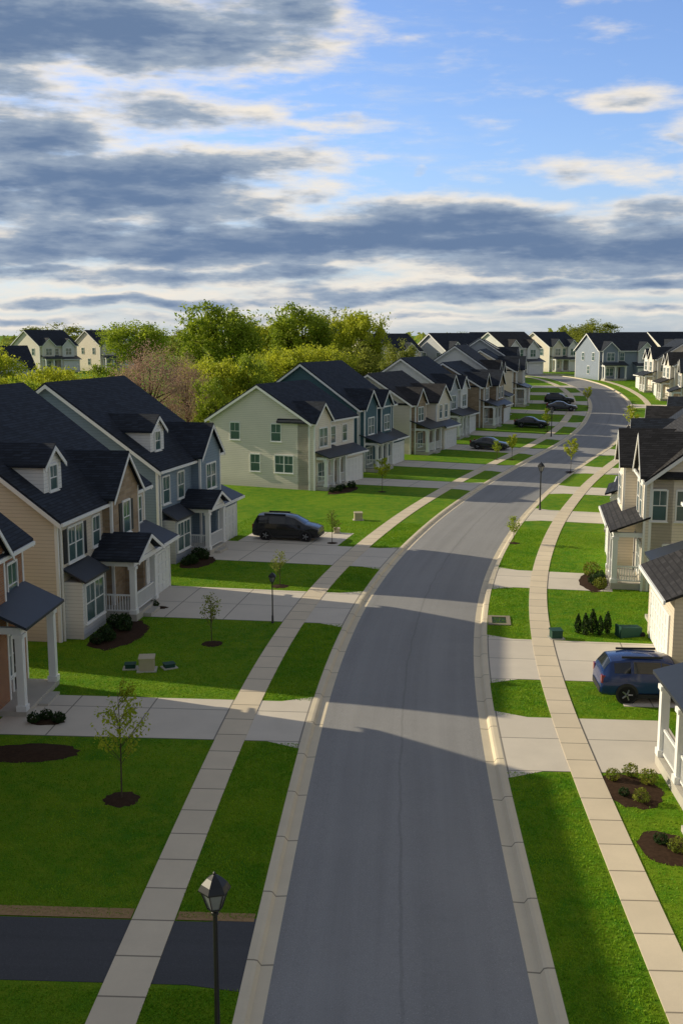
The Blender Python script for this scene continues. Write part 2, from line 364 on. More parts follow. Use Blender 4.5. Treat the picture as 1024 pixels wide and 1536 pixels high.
        for i in range(doors):
            c=(a0+a1)/2 if doors==1 else a0+.45+dw/2+i*(dw+.4)
            gd,fm=gdmesh(dw,2.2); o=obj('garage_door',gd,s.root,(s.sg*c,bp,.02)); obj('door_frame',fm,o)
    def bay(s,a0,a1,bp,h=2.7,z0=-.5,mat=None):
        s.bx(s.gm(mat or M['white'],'bay_wall'),a0,a1,-.2,bp,z0,h)
        s.awning(a0-.15,a1+.15,-.1,h+.62,bp+.22,h-.02,.1)
        s.win((a0+a1)/2,.75,round((a1-a0)-.6,1),1.7,b=bp)
    def posts(s,lst,b,z0,z1,r=.14):
        for a in lst:
            m=MB(); m.box(-r,r,-r,r,z0,z1); m.box(-r-.05,r+.05,-r-.05,r+.05,z0,z0+.22); m.box(-r-.05,r+.05,-r-.05,r+.05,z1-.16,z1-.003)
            o=m.build('porch_post',M['white'],s.root); o.location=(s.sg*a,b,0)
    def rail(s,p,q,z0):
        m=MB(); d=Vector((q[0]-p[0],q[1]-p[1],0)); n=max(2,int(d.length/.13))
        horiz=abs(d.x)>abs(d.y)
        def bar(x,y,r,za,zb): m.box(x-r,x+r,y-r,y+r,za,zb)
        x0,x1=sorted((p[0],q[0])); y0,y1=sorted((p[1],q[1])); r=.035
        for za,zb in ((z0+.1,z0+.16),(z0+.88,z0+.96)): m.box(x0-(0 if horiz else r),x1+(0 if horiz else r),y0-(r if horiz else 0),y1+(r if horiz else 0),za,zb)
        for i in range(n+1):
            t=i/n; bar(p[0]+d.x*t,p[1]+d.y*t,.018,z0+.15,z0+.89)
        m.build('porch_railing',M['white'],s.root)
    def porch(s,a0,a1,bp,h=2.75,fl=.35,npost=2,rails=True,gab=False,gap=None,mat=None,k=.36,ovf=.35):
        m=MB(); s.bx(m,a0,a1,-.1,bp,-.6,fl); m.build('porch_floor',M['slab'],s.root)
        st=MB(); c=(a0+a1)/2 if gap is None else gap; s.bx(st,c-.7,c+.7,bp+.003,bp+.4,-.4,fl*.5); st.build('porch_step',M['slab'],s.root)
        bm_=MB(); s.bx(bm_,a0,a1,bp-.3,bp-.06,h,h+.25); s.bx(bm_,a0,a0+.2,-.1,bp-.31,h,h+.25); s.bx(bm_,a1-.2,a1,-.1,bp-.31,h,h+.25); bm_.build('porch_beam',M['white'],s.root)
        rf=MB()
        if gab:
            hw=(a1-a0)/2+.3; k_=.5; zr=h+.28+k_*hw; s.chev('b',rf,-.6,bp+.3,(a0+a1)/2,hw,zr,k_,.12)
            s.eb(s.gm(M['white'],'porch_gable'),[(a0,h+.26),(a1,h+.26),((a0+a1)/2,zr-.03)],bp-.25,bp-.1)
            s.chev('b',s.trim,bp+.29,bp+.34,(a0+a1)/2,hw,zr-.12,k_,.17)
        else: s.shed(rf,a0-.25,a1+.25,-.1,h+.28+k*(bp+.1),bp+ovf,h+.28-k*(ovf-.1),.11)
        rf.build('porch_roof',mat or (M['metal'] if gab is False else s.rm),s.root)
        ps=[a0+.16+(a1-a0-.32)*i/(npost-1) for i in range(npost)] if npost>1 else [a0+.16]
        s.posts(ps,bp-.18,fl,h)
        if rails:
            for i in range(len(ps)-1):
                if gap is not None and ps[i]<gap<ps[i+1]: continue
                s.rail((s.sg*(ps[i]+.15),bp-.18),(s.sg*(ps[i+1]-.15),bp-.18),fl)
            s.rail((s.sg*ps[0],.06),(s.sg*ps[0],bp-.33),fl)
    def done(s):
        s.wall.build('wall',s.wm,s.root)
        r=s.roof.build('roof',s.rm,s.root)
        for mb,mat,nm in s.gab: mb.build(nm,mat,s.root)
        s.trim.build('trim',M['white'],s.root)
        if not s.minor:
            for i in range(2):
                p=MB(); p.lathe([(.06,0),(.06,.5)],8); o=p.build('vent_pipe',M['white'],r,True); o.location=(s.sg*s.w*(.35+.3*i),-s.dep*.7,s.ridge-s.k*s.dep*.2-.05)
            d=MB(); d.box(-.04,.04,-.04,.04,-.2,s.eave-.3); o=d.build('downspout',M['white'],s.root); o.location=(s.sg*.25,.07,0)
def row(side,Y,off,w,*a,s=None,twist=0,**kw):
    s_=sY(Y,side*off) if s is None else s
    x,y=P(s_,side*off); _,_,tx,ty=fr(s_+w/2); c_,q_=math.cos(R(twist)),math.sin(R(twist))
    h=House(side,x,y,tx*c_-ty*q_,tx*q_+ty*c_,w,*a,**kw); h.s=s_; h.off=off; return h
# --- left row
h=row(-1,26.3,15.2,15.5,12.5,6.0,.80,M['brick'],M['roof'],label='red brick house at the left edge with a dark porch roof on white posts')
h.gable(8.4,12.8,.3,6.0,.95,M['brick']); h.win(10.6,3.6,1.7,1.5,b=.3); h.win(14.2,3.6,.95,1.6); h.win(13.6,.9,.95,1.6)
h.garage(5.3,9.9,.4,mat=M['brick']); h.porch(11.5,15.3,1.35,npost=2,rails=False,h=3.15,k=.5,fl=.2,ovf=.25); h.door(14.3,z=.2); h.win(2,3.6); h.win(5,3.6); h.done(); LA=h
h=row(-1,47.5,15.9,12,14,5.8,.76,M['tan'],M['roof'],label='tan sided house with a dormer and stone front gable, second from the left edge')
h.dormer(2.1,2.0); h.gable(5.6,9.6,.5,6.0,.95,M['stone']); h.win(2.0,3.55,1.7,1.55,shut=True); h.win(4.6,3.7,.9,1.4); h.win(7.6,3.8,1.0,1.6,b=.5,shut=True); h.win(10.9,3.7,.9,1.4)
h.bay(.6,3.4,.85,mat=M['pale']); h.porch(4.0,7.4,2.2,gab=True,npost=2); h.door(5.0); h.garage(7.2,11.8,1.5,mat=M['stone']); h.done(); LB=h
h=row(-1,64,16.8,10.6,14,6.0,.70,M['bluegrey'],M['roof'],label='blue grey house with a pale dormer, between the tan house and the cream house')
h.dormer(2.2,2.1,-.9); h.gable(5.6,9.4,.6,6.2,.95,M['bluegrey']); h.win(1.2,3.7,1.0,1.6); h.win(3.6,3.7,1.0,1.6); h.win(7.5,3.8,1.7,1.6,b=.6)
h.bay(.5,3.1,.85,mat=M['grey']); h.porch(3.4,6.4,2.0,npost=2,gab=True); h.door(4.3); h.garage(6.2,10.5,1.4); h.done(); LC=h
h=row(-1,95.3,17.3,9.6,10.4,6.2,.60,M['cream'],M['roof'],twist=-6,label='cream sided house whose plain gable end faces the bright lawn')
for b in (-7.7,-3.4): h.win(b,4.35,.95,1.5,'near')
h.win(-5.6,1.5,.95,1.5,'near'); h.win(-2.6,1.5,1.8,1.5,'near')
h.gable(.0,3.4,.5,6.25,.9,M['beige']); h.win(1.7,3.9,1.6,1.6,b=.5); h.win(4.8,3.9); h.win(7.4,3.9); h.porch(.3,4.6,1.6,npost=4,gap=2.6); h.door(3.2); h.win(1.4,.8,1.6,1.6,b=.5); h.garage(4.9,9.4,1.1); h.done(); LD=h
sB=LD.s
specs=[(13.0,17.2,11,12.5,6.5,.70,'teal','roof','teal sided house directly behind the cream house','A'),
 (27.6,16.6,10.5,10.5,5.8,.62,'beige','roof2','beige house with two front gables, next beyond the teal house','B'),
 (41.5,17.4,10.2,11.5,6.3,.66,'pale','roof','pale house with bright front, second house beyond the teal house','A'),
 (54.8,16.0,10.5,10.5,5.7,.58,'stone','roof','house with a brown masonry front and white porch columns, midway up the left row','B'),
 (68.0,16.6,10,11.5,6.4,.68,'pale','roof2','pale grey house just uphill of the brown masonry house','A'),
 (81.5,15.2,10.6,10.5,5.8,.58,'beige','roof','beige house upper left of the road, behind two parked cars','B'),
 (95.0,16,10.2,11,6.3,.66,'grey','roof','grey house near the top of the left row','A'),
 (108.5,15.2,10,10.5,5.9,.58,'cream','roof','cream house last in the left row before the bend','B')]
LEFT=[LA,LB,LC,LD]
for i,(ds,off,w,dep,ev,k_,wm,rm,lab,tp) in enumerate(specs):
    h=row(-1,0,off,w,dep,ev,k_,M[wm],M[rm],s=sB+ds,label=lab)
    if tp=='A':
        h.gable(.3,4.0,.6,ev+.1,.9,h.wm if wm=='teal' else M['grey'] if wm!='grey' else M['pale']); h.gable(6.0,9.2,.4,ev,.9,h.wm); h.win(2.1,3.8,1.7,1.6,b=.6); h.win(5,3.8); h.win(7.6,3.8,1.6,1.5,b=.4)
        h.porch(.4,5.3,2.0,npost=4,gap=3.4); h.win(1.6,.8,1.6,1.6,b=.6); h.door(4.6); h.garage(5.6,w-.2,1.4)
    else:
        h.gable(.2,3.6,.5,ev+.1,.95,M['stone'] if i%2 else M['cream']); h.gable(5.2,w-.3,1.3,ev,.75,h.wm); h.win(1.9,3.8,1.7,1.5,b=.5); h.win(4.4,3.8,.9,1.5); h.win(6.6,3.8,.95,1.5,b=1.3); h.win(8.6,3.8,.95,1.5,b=1.3)
        h.porch(.2,5.0,2.1,npost=3); h.door(4.3); h.win(1.7,.8,1.6,1.6,b=.5); h.garage(5.3,w-.2,2.2,mat=h.wm)
    h.win(-3,3.9,.95,1.5,'near'); h.win(-7,3.9,.95,1.5,'near'); h.win(-5,1.3,.95,1.5,'near')
    h.done(); LEFT.append(h)
# --- right row
RIGHT=[]
h=row(1,20.9,10.4,12.6,12,5.8,.7,M['beige'],M['roof'],label='house at the lower right edge showing only its white railed porch')
h.porch(5.5,12.3,2.0,npost=4,gap=6.7,h=2.75,ovf=.15,k=.3); h.door(9); h.win(7,3.8,1.7,1.5); h.win(11,3.8,1.7,1.5); h.win(11,.9,1.6,1.6); h.garage(.2,5.2,1.0); h.done(); RIGHT.append(h)
h=row(1,40.5,13.4,12.2,12,5.8,.7,M['tan'],M['roof2'],label='tan house with a low garage wing beside the blue car')
h.garage(1.5,8.0,2.5,h=3.3,roofm=False,doors=1); h.porch(8.3,12,1.8); h.door(9.6); h.win(2.5,3.9); h.win(6,3.9,1.7,1.5); h.win(10,3.9); h.done(); RIGHT.append(h)
h=row(1,57,11.8,12,12,6.3,.78,M['beige'],M['roof2'],twist=3,label='beige house with dark roof and white railed corner porch on the right')
h.gable(.0,4.2,.3,6.5,.95,M['beige']); h.gable(6.6,10.4,.9,6.3,.95,M['beige']); h.porch(.2,4.4,1.9,npost=3,h=2.95,mat=M['roof2'],k=.42,ovf=.15); h.win(1.3,4.0,.95,1.7,b=.3); h.win(3.0,4.0,.95,1.7,b=.3); h.win(8.5,3.8,1.7,1.6,b=.9); h.win(1.6,.9,1.6,1.6,b=.3); h.door(3.6,b=.3); h.win(5.4,3.8); h.garage(4.9,11.6,1.5,roofm=False)
for b in (-.5,-1.75): h.win(b,4.0,.7,1.6,'near')
h.win(-1.2,1.0,.8,1.6,'near'); h.done(); RIGHT.append(h)
rs=[(72.5,11.9,11.5,12,6.1,.78,'beige','roof','beige house with steep dark roof behind the corner porch house'),(87,12.4,11.5,12,6.0,.74,'grey','roof2','grey house third up the right row, mostly roof in view'),(102,13.2,11,11.5,5.9,.66,'tan','roof','tan house fourth up the right row at the picture edge'),
    (164,11,10.2,10.5,6,.62,'tan','roof','tan house at the right edge below the bend'),(177,10.5,10.2,10.5,6,.62,'beige','roof2','beige house on the right just below the bend'),(190,9.8,10.2,10.5,6,.62,'cream','roof','sunlit cream house on the outside of the far bend')]
for i,(Y,off,w,dep,ev,k_,wm,rm,lab) in enumerate(rs):
    h=row(1,Y,off,w,dep,ev,k_,M[wm],M[rm],label=lab)
    h.gable(.4,4.2,.7,ev+.1,.95,h.wm); h.gable(6,9.4,.4,ev,.9,M['pale']); h.win(2.3,3.8,1.7,1.6,b=.7); h.win(5.1,3.8); h.win(7.7,3.8,1.6,1.5,b=.4); h.porch(.4,5.2,2.1,npost=3,mat=h.rm); h.door(4.4); h.garage(5.6,w-.2,1.7,roofm=False); h.win(-1,3.8,.95,1.5,'near'); h.done(); RIGHT.append(h)
# --- houses in the distance, facades turned towards the viewer
def dist(px,Y,w,rot,dep,ev,k_,wm,rm,lab,grp='houses in the distance'):
    s_=1600/(Y*.986+2); x=(px-512)/s_; t=R(rot)
    # walls run from the near left corner; local y is the facade direction, local x runs right to left
    h=House(-1,x,Y,math.cos(t),math.sin(t),w,dep,ev,k_,M[wm],M[rm],label=lab,group=grp,minor=True)
    h.gable(.5,3.9,.6,ev+.1,.9,h.wm); h.gable(w-4.6,w-1.2,.5,ev,.9,M['pale']); h.win(2.2,3.9,1.6,1.5,b=.6); h.win(5,3.9); h.win(w-2.9,3.9,1.6,1.5,b=.5)
    h.garage(w-5.4,w-.3,1.4); h.porch(.4,5.2,1.8,npost=3,rails=False); h.door(4.2); h.win(2,.9,1.6,1.5,b=.6)
    h.win(-2.5,3.9,.95,1.5,'near'); h.win(-7,3.9,.95,1.5,'near'); h.win(-4.5,1.2,.95,1.5,'near'); h.done(); return h
D=[(560,212,11.5,32,'beige','roof','beige dark roofed house in the distance left of the road top, by the round tree'),
   (668,216,11.5,34,'grey','roof','grey house far off, second from the left in the far row'),
   (757,236,11,38,'pale','roof2','pale house far off, third from the left in the far row'),
   (822,256,10.5,36,'beige','roof','beige house far off just left of the road end'),
   (896,216,13,14,'farblue','roof','large blue grey house closing the view at the far bend'),
   (990,240,12,20,'beige','roof','beige house in the far upper right corner behind the bend'),
   (940,310,12,25,'grey','roof','grey rooftop showing above the blue grey house'),
   (720,310,12,30,'cream','roof','cream rooftop glimpsed between the far row houses')]
for px,Y,w,rot,wm,rm,lab in D: dist(px,Y,w,rot,10.5,6.0,.62,wm,rm,lab)
for px,Y,w,rot,wm,lab in [(62,258,11,52,'cream','cream gabled house beyond the trees at far left'),(152,270,11,50,'beige','beige house beyond the trees, second from the left'),(372,300,12,40,'cream','cream gable peeping out under the tall green tree'),(-52,165,11,30,'grey','dark roof at the left edge behind the yellow green trees')]:
    dist(px,Y,w,rot,11,6.2,.64,wm,'roof',lab)
# ------------------------------------------------------------ driveways
def sy(Y,o): return sY(Y,o)
drive(-1,sy(21.3,-6),sy(24.0,-6),15.1,M['newasphalt'],'fresh black asphalt driveway at the lower left',.2)
drive(-1,sy(35.6,-6),sy(39.7,-6),14.7,M['drive'],'concrete driveway of the brick house',.6)
drive(-1,sy(50.8,-6),sy(56.8,-6),14.4,M['drive'],'concrete driveway of the tan house on the left')
drive(-1,sy(64.0,-6),sy(69.6,-6),15.4,M['drive'],'concrete driveway of the blue grey house')
s7=sy(69.6,-6)
drive(-1,s7+.06,s7+4.6,14.6,M['drive'],'widened driveway pad under the black van',.0,7.6)
DL=['cream house driveway crossing the left sidewalk','teal house driveway','driveway of the beige house with two gables','driveway of the pale house on the left','driveway of the brown masonry house','driveway of the pale grey house uphill','driveway of the upper left beige house','driveway of the grey house near the top','driveway of the last cream house on the left']
for i,(h,lab) in enumerate(zip(LEFT[3:],DL)): drive(-1,h.s+(5.6 if i else 4.9),h.s+(10.2 if i else 9.4),h.off-1.2,M['drive'],lab)
drive(1,sy(32.8,6),sy(37.3,6),9.6,M['drive'],'concrete driveway nearest on the right')
drive(1,sy(41.8,6),sy(47.5,6),11.1,M['drive'],'concrete driveway of the tan garage wing on the right')
drive(1,sy(38.9,9),sy(41.8,9)-.06,11.5,M['drive'],'concrete parking pad under the blue car',.0,8.4)
drive(1,sy(57.6,6),sy(62.2,6),10.0,M['drive'],'concrete driveway by the corner porch house')
for i,Y in enumerate((79.5,93,107,121,136,152,168)): drive(1,sy(Y,6),sy(Y+4.6,6),10.6,M['drive'],['driveway fourth from the front on the right','driveway fifth from the front on the right','driveway sixth from the front on the right','driveway seventh from the front on the right','driveway eighth from the front on the right','driveway ninth from the front on the right','driveway tenth from the front on the right'][i])
strip('straw_edge',sy(24.0,-6)+.05,sy(24.0,-6)+.42,[(-3.5,.016),(-5.38,.02)],M['straw'],'strip of straw along the black driveway near the kerb','straw edge',.2)
strip('straw_edge',sy(24.0,-6)+.05,sy(24.0,-6)+.5,[(-6.5,.018),(-9,.02),(-15,.02)],M['straw'],'strip of straw along the black driveway by the lawn','straw edge',.2)
# ------------------------------------------------------------ leaves / trees
def leafarr(cent,size,rng,flat=.0):
    n=len(cent); nrm=rng.normal(size=(n,3)); nrm[:,2]+=flat; nrm/=np.linalg.norm(nrm,axis=1)[:,None]
    a=np.cross(nrm,rng.normal(size=(n,3))); a/=np.linalg.norm(a,axis=1)[:,None]; b=np.cross(nrm,a)
    sz=(size*rng.uniform(.6,1.3,n))[:,None]; a=a*sz; b=b*sz*.62
    return np.stack([cent-a,cent-b*.9,cent+a,cent+b*.9],1).reshape(-1,3)
def quadmesh(name,v,mat,nper=4):
    n=len(v)//nper; me=bpy.data.meshes.new(name); me.vertices.add(len(v)); me.vertices.foreach_set('co',v.astype(np.float32).ravel())
    me.loops.add(n*nper); me.loops.foreach_set('vertex_index',np.arange(n*nper,dtype=np.int32)); me.polygons.add(n)
    me.polygons.foreach_set('loop_start',np.arange(0,n*nper,nper,dtype=np.int32)); me.update(calc_edges=True); me.validate(); me.materials.append(mat); return me
def treemeshes(seed,H,Rr,mat,lsize=.3,ncl=70,per=75,cz=.58,vz=.42,sparse=1.0):
    rng=np.random.default_rng(seed); rd=random.Random(seed); t=MB()
    d=rng.normal(size=(ncl,3)); d/=np.linalg.norm(d,axis=1)[:,None]; rad=rng.uniform(.35,1.0,ncl)**.6
    lump=1+.16*np.sin(d[:,0]*3+seed)+.14*np.sin(d[:,1]*4+seed*2)+.12*np.sin(d[:,2]*5+seed)
    c=d*rad[:,None]*lump[:,None]*np.array([Rr,Rr,H*vz])*.86; c[:,2]+=H*cz
    c[:,2]=np.maximum(c[:,2],H*.14)
    t.tube((0,0,-.6),(0,0,H*.3),.028*H*.8,.02*H,8); t.tube((0,0,H*.29),(Rr*.06,0,H*.8),.02*H,.004*H,6)
    for i in range(0,ncl,max(1,ncl//16)):
        z0=H*rd.uniform(.2,.55); mid=Vector((c[i][0]*.5,c[i][1]*.5,z0+(c[i][2]-z0)*.6)); t.tube((0,0,z0),mid,.009*H,.006*H,5); t.tube(mid,c[i],.006*H,.0015*H,4)
    cr=rng.uniform(.75,1.3,ncl)[:,None,None]
    cent=(c[:,None,:]+cr*rng.normal(size=(ncl,per,3))*np.array([Rr,Rr,H*.34])*.095*sparse).reshape(-1,3)
    return t.mesh('trunk',M['bark'],True),quadmesh('crown',leafarr(cent,lsize,rng,.4),mat)
def plant(name,label,cat,x,y,meshes,scale=1.0,rz=0,group=None,dz=0,names=('trunk','crown')):
    r=thing(name,label,cat,(x,y,zt(y)+dz),rz,group); r.scale=(scale,)*3 if not isinstance(scale,tuple) else scale
    for nm,me in zip(names,meshes): obj(nm,me,r)
    return r
TM=[treemeshes(11,10,4.2,M['leafA'],.16,130,115),treemeshes(12,10,4.6,M['leafB'],.165,130,115,.54,.46),treemeshes(13,10,3.6,M['leafA'],.13,95,95,.62,.38),treemeshes(14,10,4.4,M['leafP'],.075,120,150,.55,.45,1.3),treemeshes(15,10,4.2,M['leafC'],.15,120,110,.52,.46),treemeshes(16,10,5,M['leafA'],.175,140,110,.5,.49)]
TR=[(-15,505,90,150,1,'yellow green tree cut by the left picture edge'),(92,484,100,310,4,'dull green tree above the cream house at far left'),(210,468,95,200,2,'loose crowned green tree standing above the pinkish tree'),(338,447,105,178,0,'tallest bright green tree on the skyline at left'),(285,487,60,215,4,'small dull tree left of the tallest green tree'),(402,470,85,195,1,'yellow green tree just right of the tallest tree'),(455,450,90,190,0,'tall green tree in the middle of the skyline clump'),(500,462,75,200,4,'dull green tree in the right half of the skyline clump'),(543,450,70,185,1,'upright tree at the right end of the skyline clump'),
 (600,507,52,165,4,'small round tree beside the far beige house'),(15,546,85,130,1,'low yellow green tree at far left above the dark roof'),(95,534,95,140,1,'broad yellow green tree left of the pinkish tree'),(158,542,80,135,5,'bright green tree touching the pinkish tree on its left'),(225,512,120,114,3,'pinkish brown budding tree among the green ones'),(283,530,75,122,3,'smaller brownish bare tree right of the pinkish one'),(326,520,90,138,1,'yellow green tree behind the blue grey house roof'),(380,528,75,140,5,'low bright green tree behind the cream house gable'),(432,505,90,155,1,'yellow green tree behind the teal house roof, left one'),(488,503,85,160,1,'yellow green tree behind the teal house roof, right one'),(540,512,65,172,4,'dull green tree left of the far beige house'),
 (885,478,75,320,4,'olive tree rising behind the far grey rooftops'),(850,486,40,330,4,'smaller olive tree left of the other one behind far roofs'),(690,497,60,340,4,'distant low tree behind the far row of roofs'),(40,562,85,120,5,'low bushy tree in front of the far left trees'),(128,566,80,122,1,'low bushy tree between the far left bush and the pinkish tree'),(325,562,65,118,5,'low bushy tree right above the blue grey roof'),(368,570,55,116,1,'low bush tree beside the cream gable')]
for px,ytop,wpx,Y,ti,lab in TR:
    s_=1600/(Y*.986+2.3); x=(px-512)/s_; topz=14-(ytop-500)/s_; H=topz-(zt(Y)-.3); k_=H/10.1
    wr=(wpx/s_/2)/(.88*{0:4.2,1:4.6,2:3.6,3:4.4,4:4.2,5:5}[ti])
    plant('tree',lab,'tree',x,Y,TM[ti],(max(wr,.5*k_)*1.1,max(wr,.5*k_)*1.1,k_),px*.7,'trees beyond the houses',-.3)
rng=np.random.default_rng(5)
n=9000; ang=rng.uniform(-.75,.75,n); rr=rng.uniform(380,620,n); hh=rng.uniform(0,1,n)**1.2
hx=7+3*np.sin(ang*40)+2*np.sin(ang*97+1)
cent=np.stack([rr*np.sin(ang),rr*np.cos(ang),4.6+hh*hx],1)
tag(obj('far_woods',quadmesh('far_woods',leafarr(cent,1.5,rng,.3),M['leafC'])),'distant line of dull green woods on the horizon','woods',None,'stuff')
# saplings
def sapmesh(seed,H,leaf,nl=260,mat='leafA'):
    rd=random.Random(seed); rng=np.random.default_rng(seed); t=MB(); pts=[]
    t.tube((0,0,-.1),(.03,0,H*.55),.028,.018,6); t.tube((.03,0,H*.55),(0,.03,H*.98),.018,.004,5)
    for i in range(22):
        z=H*rd.uniform(.3,.9); a=rd.uniform(0,6.28); l=H*.24*(1.15-z/H)+.12; e=Vector((l*math.cos(a),l*math.sin(a),z+l*1.1)); t.tube((0.02,0,z),e,.010,.003,4)
        for j in range(nl//22): pts.append(Vector((0,0,z)).lerp(e,rd.uniform(.3,1.1))+Vector((rd.gauss(0,.07),rd.gauss(0,.07),rd.gauss(0,.08))))
    return t.mesh('trunk',M['bark']),quadmesh('crown',leafarr(np.array([tuple(p) for p in pts]),leaf,rng,.2),M[mat])
SM=[sapmesh(1,3.6,.06,800,'leafB'),sapmesh(2,2.6,.06,420,'leafC'),sapmesh(3,3.2,.09,700,'leafB'),sapmesh(4,2.4,.08,500,'leafA')]
for px,py,H,mi,lab,mul in [(183,1200,3.7,0,'thin young tree in a dark mulch ring on the near left lawn',.55),(318,966,2.3,1,'tiny sapling in a mulch ring on the lawn before the tan house',.5),(420,880,2.0,1,'bare sapling by the lamp post on the blue grey house lawn',.5),(573,738,3.2,2,'leafy young tree on the lawn of the cream house',.4),(498,815,2.2,1,'slim sapling beside the black van',.4),(770,815,1.9,3,'small leafy sapling on the right grass verge',.4),(855,708,3.6,2,'full yellow green young tree on the right verge',.5),(767,690,3.0,2,'young tree on the left verge beyond the lamp',.4),(945,655,4.2,2,'young tree at the right near the bend',.5),(745,690,2.2,3,'small sapling left of the road by the dark car',.4),(880,612,3.5,2,'young tree left of the road below the bend',.4),(820,648,3.2,3,'slim young tree among the upper left lawns',.4)]:
    x,y=gp(px,py); h0=[3.6,2.6,3.2,2.4][mi]
    plant('young_tree',lab,'young tree',x,y,SM[mi],H/h0,px,'young street trees')
    disc('mulch_ring',x,y,mul,mul,0,M['mulch'],'dark mulch ring around a young tree','mulch ring')
# shrubs
def shrubmesh(seed,r,h,mat,n=420,ls=.06,cone=False):
    rng=np.random.default_rng(seed); d=rng.normal(size=(n,3)); d/=np.linalg.norm(d,axis=1)[:,None]; d*=rng.uniform(.5,1,n)[:,None]**.6
    c=d*np.array([r,r,h/2]); c[:,2]+=h/2
    if cone: c[:,:2]*=(1.05-c[:,2:3]/h*.85)
    else: c*=1+.18*np.sin(c*9+seed)
    c[:,2]=np.abs(c[:,2])
    t=MB()
    for i in range(4): t.tube((0,0,-.1),(r*.5*math.cos(i*1.6),r*.5*math.sin(i*1.6),h*.7),.02,.006,4)
    return t.mesh('stem',M['bark']),quadmesh('foliage',leafarr(c,ls,rng,.2),mat)
BM=[shrubmesh(1,.42,.6,M['leafD']),shrubmesh(2,.36,.5,M['leafD']),shrubmesh(3,.45,.6,M['leafY']),shrubmesh(4,.3,1.15,M['leafD'],500,.06,True)]
def bed(h,a0,a1,b0,b1,n,kinds,lab,blab,seed=1):
    rd=random.Random(seed); cx=(a0+a1)/2; cy=(b0+b1)/2
    rz=h.root.rotation_euler[2]; c_,s_=math.cos(rz),math.sin(rz); ox,oy=h.root.location[0],h.root.location[1]
    W=lambda a,b:(ox+h.sg*a*c_-b*s_, oy+h.sg*a*s_+b*c_)
    x,y=W(cx,cy); disc('mulch_bed',x,y,(a1-a0)/2+.3,(b1-b0)/2+.3,rz,M['mulch'],blab,'mulch bed')
    for i in range(n):
        a=a0+.3+(a1-a0-.6)*(i+.5)/n; b=cy+rd.uniform(-.3,.3)*(b1-b0); x,y=W(a,b)
        plant('shrub',lab,'shrub',x,y,BM[rd.choice(kinds)],rd.uniform(.8,1.25),rd.uniform(0,6),lab,.02,('stem','foliage'))
bed(LB,-.6,3.9,1.2,3.0,7,[0,1],'low dark shrub in the bed under the tan house bay window','long mulch bed before the tan house at left')
bed(LC,-.3,3.2,1.2,2.6,6,[0,1],'low dark shrub in the bed before the blue grey house','mulch bed before the blue grey house')
bed(LD,-1.2,3.6,2.1,3.4,5,[0,1],'small dark shrub in the bed before the cream house porch','mulch bed before the cream house porch')
bed(RIGHT[2],-.5,4.0,2.1,3.3,5,[2,0],'olive shrub in the bed before the corner porch','mulch bed before the corner porch on the right')
def pbed(px,py,rx,ry,rz,pts,lab,blab):
    x,y=gp(px,py); disc('mulch_bed',x,y,rx,ry,rz,M['mulch'],blab,'mulch bed')
    for i,(a,b,kd,k_) in enumerate(pts):
        x,y=gp(a,b); plant('shrub',lab,'shrub',x,y,BM[kd],k_,i*1.3,lab,.02,('stem','foliage'))
pbed(945,1188,.95,1.25,.1,[(918,1172,2,.55),(945,1165,2,.6),(935,1195,0,.5),(960,1205,2,.6),(972,1178,2,.7)],'small olive shrub in the bed by the nearest right porch','mulch bed by the nearest right porch')
pbed(1000,1275,.8,1.0,.1,[(990,1268,0,.6),(1015,1280,2,.6)],'shrub in the lowest right mulch bed','lowest mulch bed at the right edge')
for i in range(5):
    x,y=gp(866+i*11,950+(i%2)*3); plant('conifer_shrub','small dark conifer in the short row beside the green bin','conifer',x,y,BM[3],.85+.1*(i%3),i,'small dark conifers in a row',.0,('stem','foliage'))
pbed(45,1130,1.7,.85,0,[],'','mulch bed on the lawn below the brick house driveway')
pbed(70,1083,.75,.45,0,[(52,1085,1,.8),(70,1081,1,.8),(88,1085,1,.8)],'small dark shrub in the planting bed of the brick house driveway','small planting bed set in the brick house driveway')
x,y=gp(232,912); disc('mulch_bed',x,y,.8,.4,0,M['mulch'],'little mulch bed beside the tan house driveway','mulch bed')
plant('shrub','lone low shrub beside the tan house driveway','shrub',x,y,BM[0],.7,1,None,.02,('stem','foliage'))
# ------------------------------------------------------------ street lamps
def lamp(loc,label,rz=.4,k=1.0):
    r=thing('street_lamp',label,'street lamp',loc,rz,'black lantern street lamps'); r.scale=(k,k,k)
    p=MB(); p.lathe([(.11,0),(.11,.06),(.085,.1),(.075,.55),(.055,.62),(.05,1.2),(.045,3.0),(.07,3.02),(.07,3.07),(.04,3.1)],12); p.build('pole',M['black'],r,True)
    n=6
    b=MB(); b.lathe([(.05,3.09),(.14,3.13),(.15,3.16)],n)
    for i in range(n):
        a=i*2*math.pi/n; b.tube((.14*math.cos(a),.14*math.sin(a),3.15),(.265*math.cos(a),.265*math.sin(a),3.52),.015,.015,4)
    b.build('lantern_frame',M['black'],r)
    g=MB(); g.lathe([(.13,3.162),(.255,3.515)],n); g.build('lantern_glass',M['lens'],r)
    c=MB(); c.lathe([(.31,3.52),(.315,3.55),(.25,3.66),(.14,3.77),(.06,3.82),(.03,3.84),(.03,3.87),(.004,3.9)],n); c.build('lantern_cap',M['black'],r)
    return r
lamp((-2.42,18.9,0),'black lantern street lamp nearest the viewer beside the black driveway',.25)
for px,py,k_,lab in [(409,935,.66,'short black street lamp standing beside the left sidewalk before the tan house driveway'),(809,765,1,'black street lamp on the right verge in the middle distance'),(826,655,1,'slim black street lamp far up the left side of the road'),(940,690,1,'far black street lamp right of the road below the bend')]:
    x,y=gp(px,py); lamp((x,y,zt(y)),lab,.4,k_)
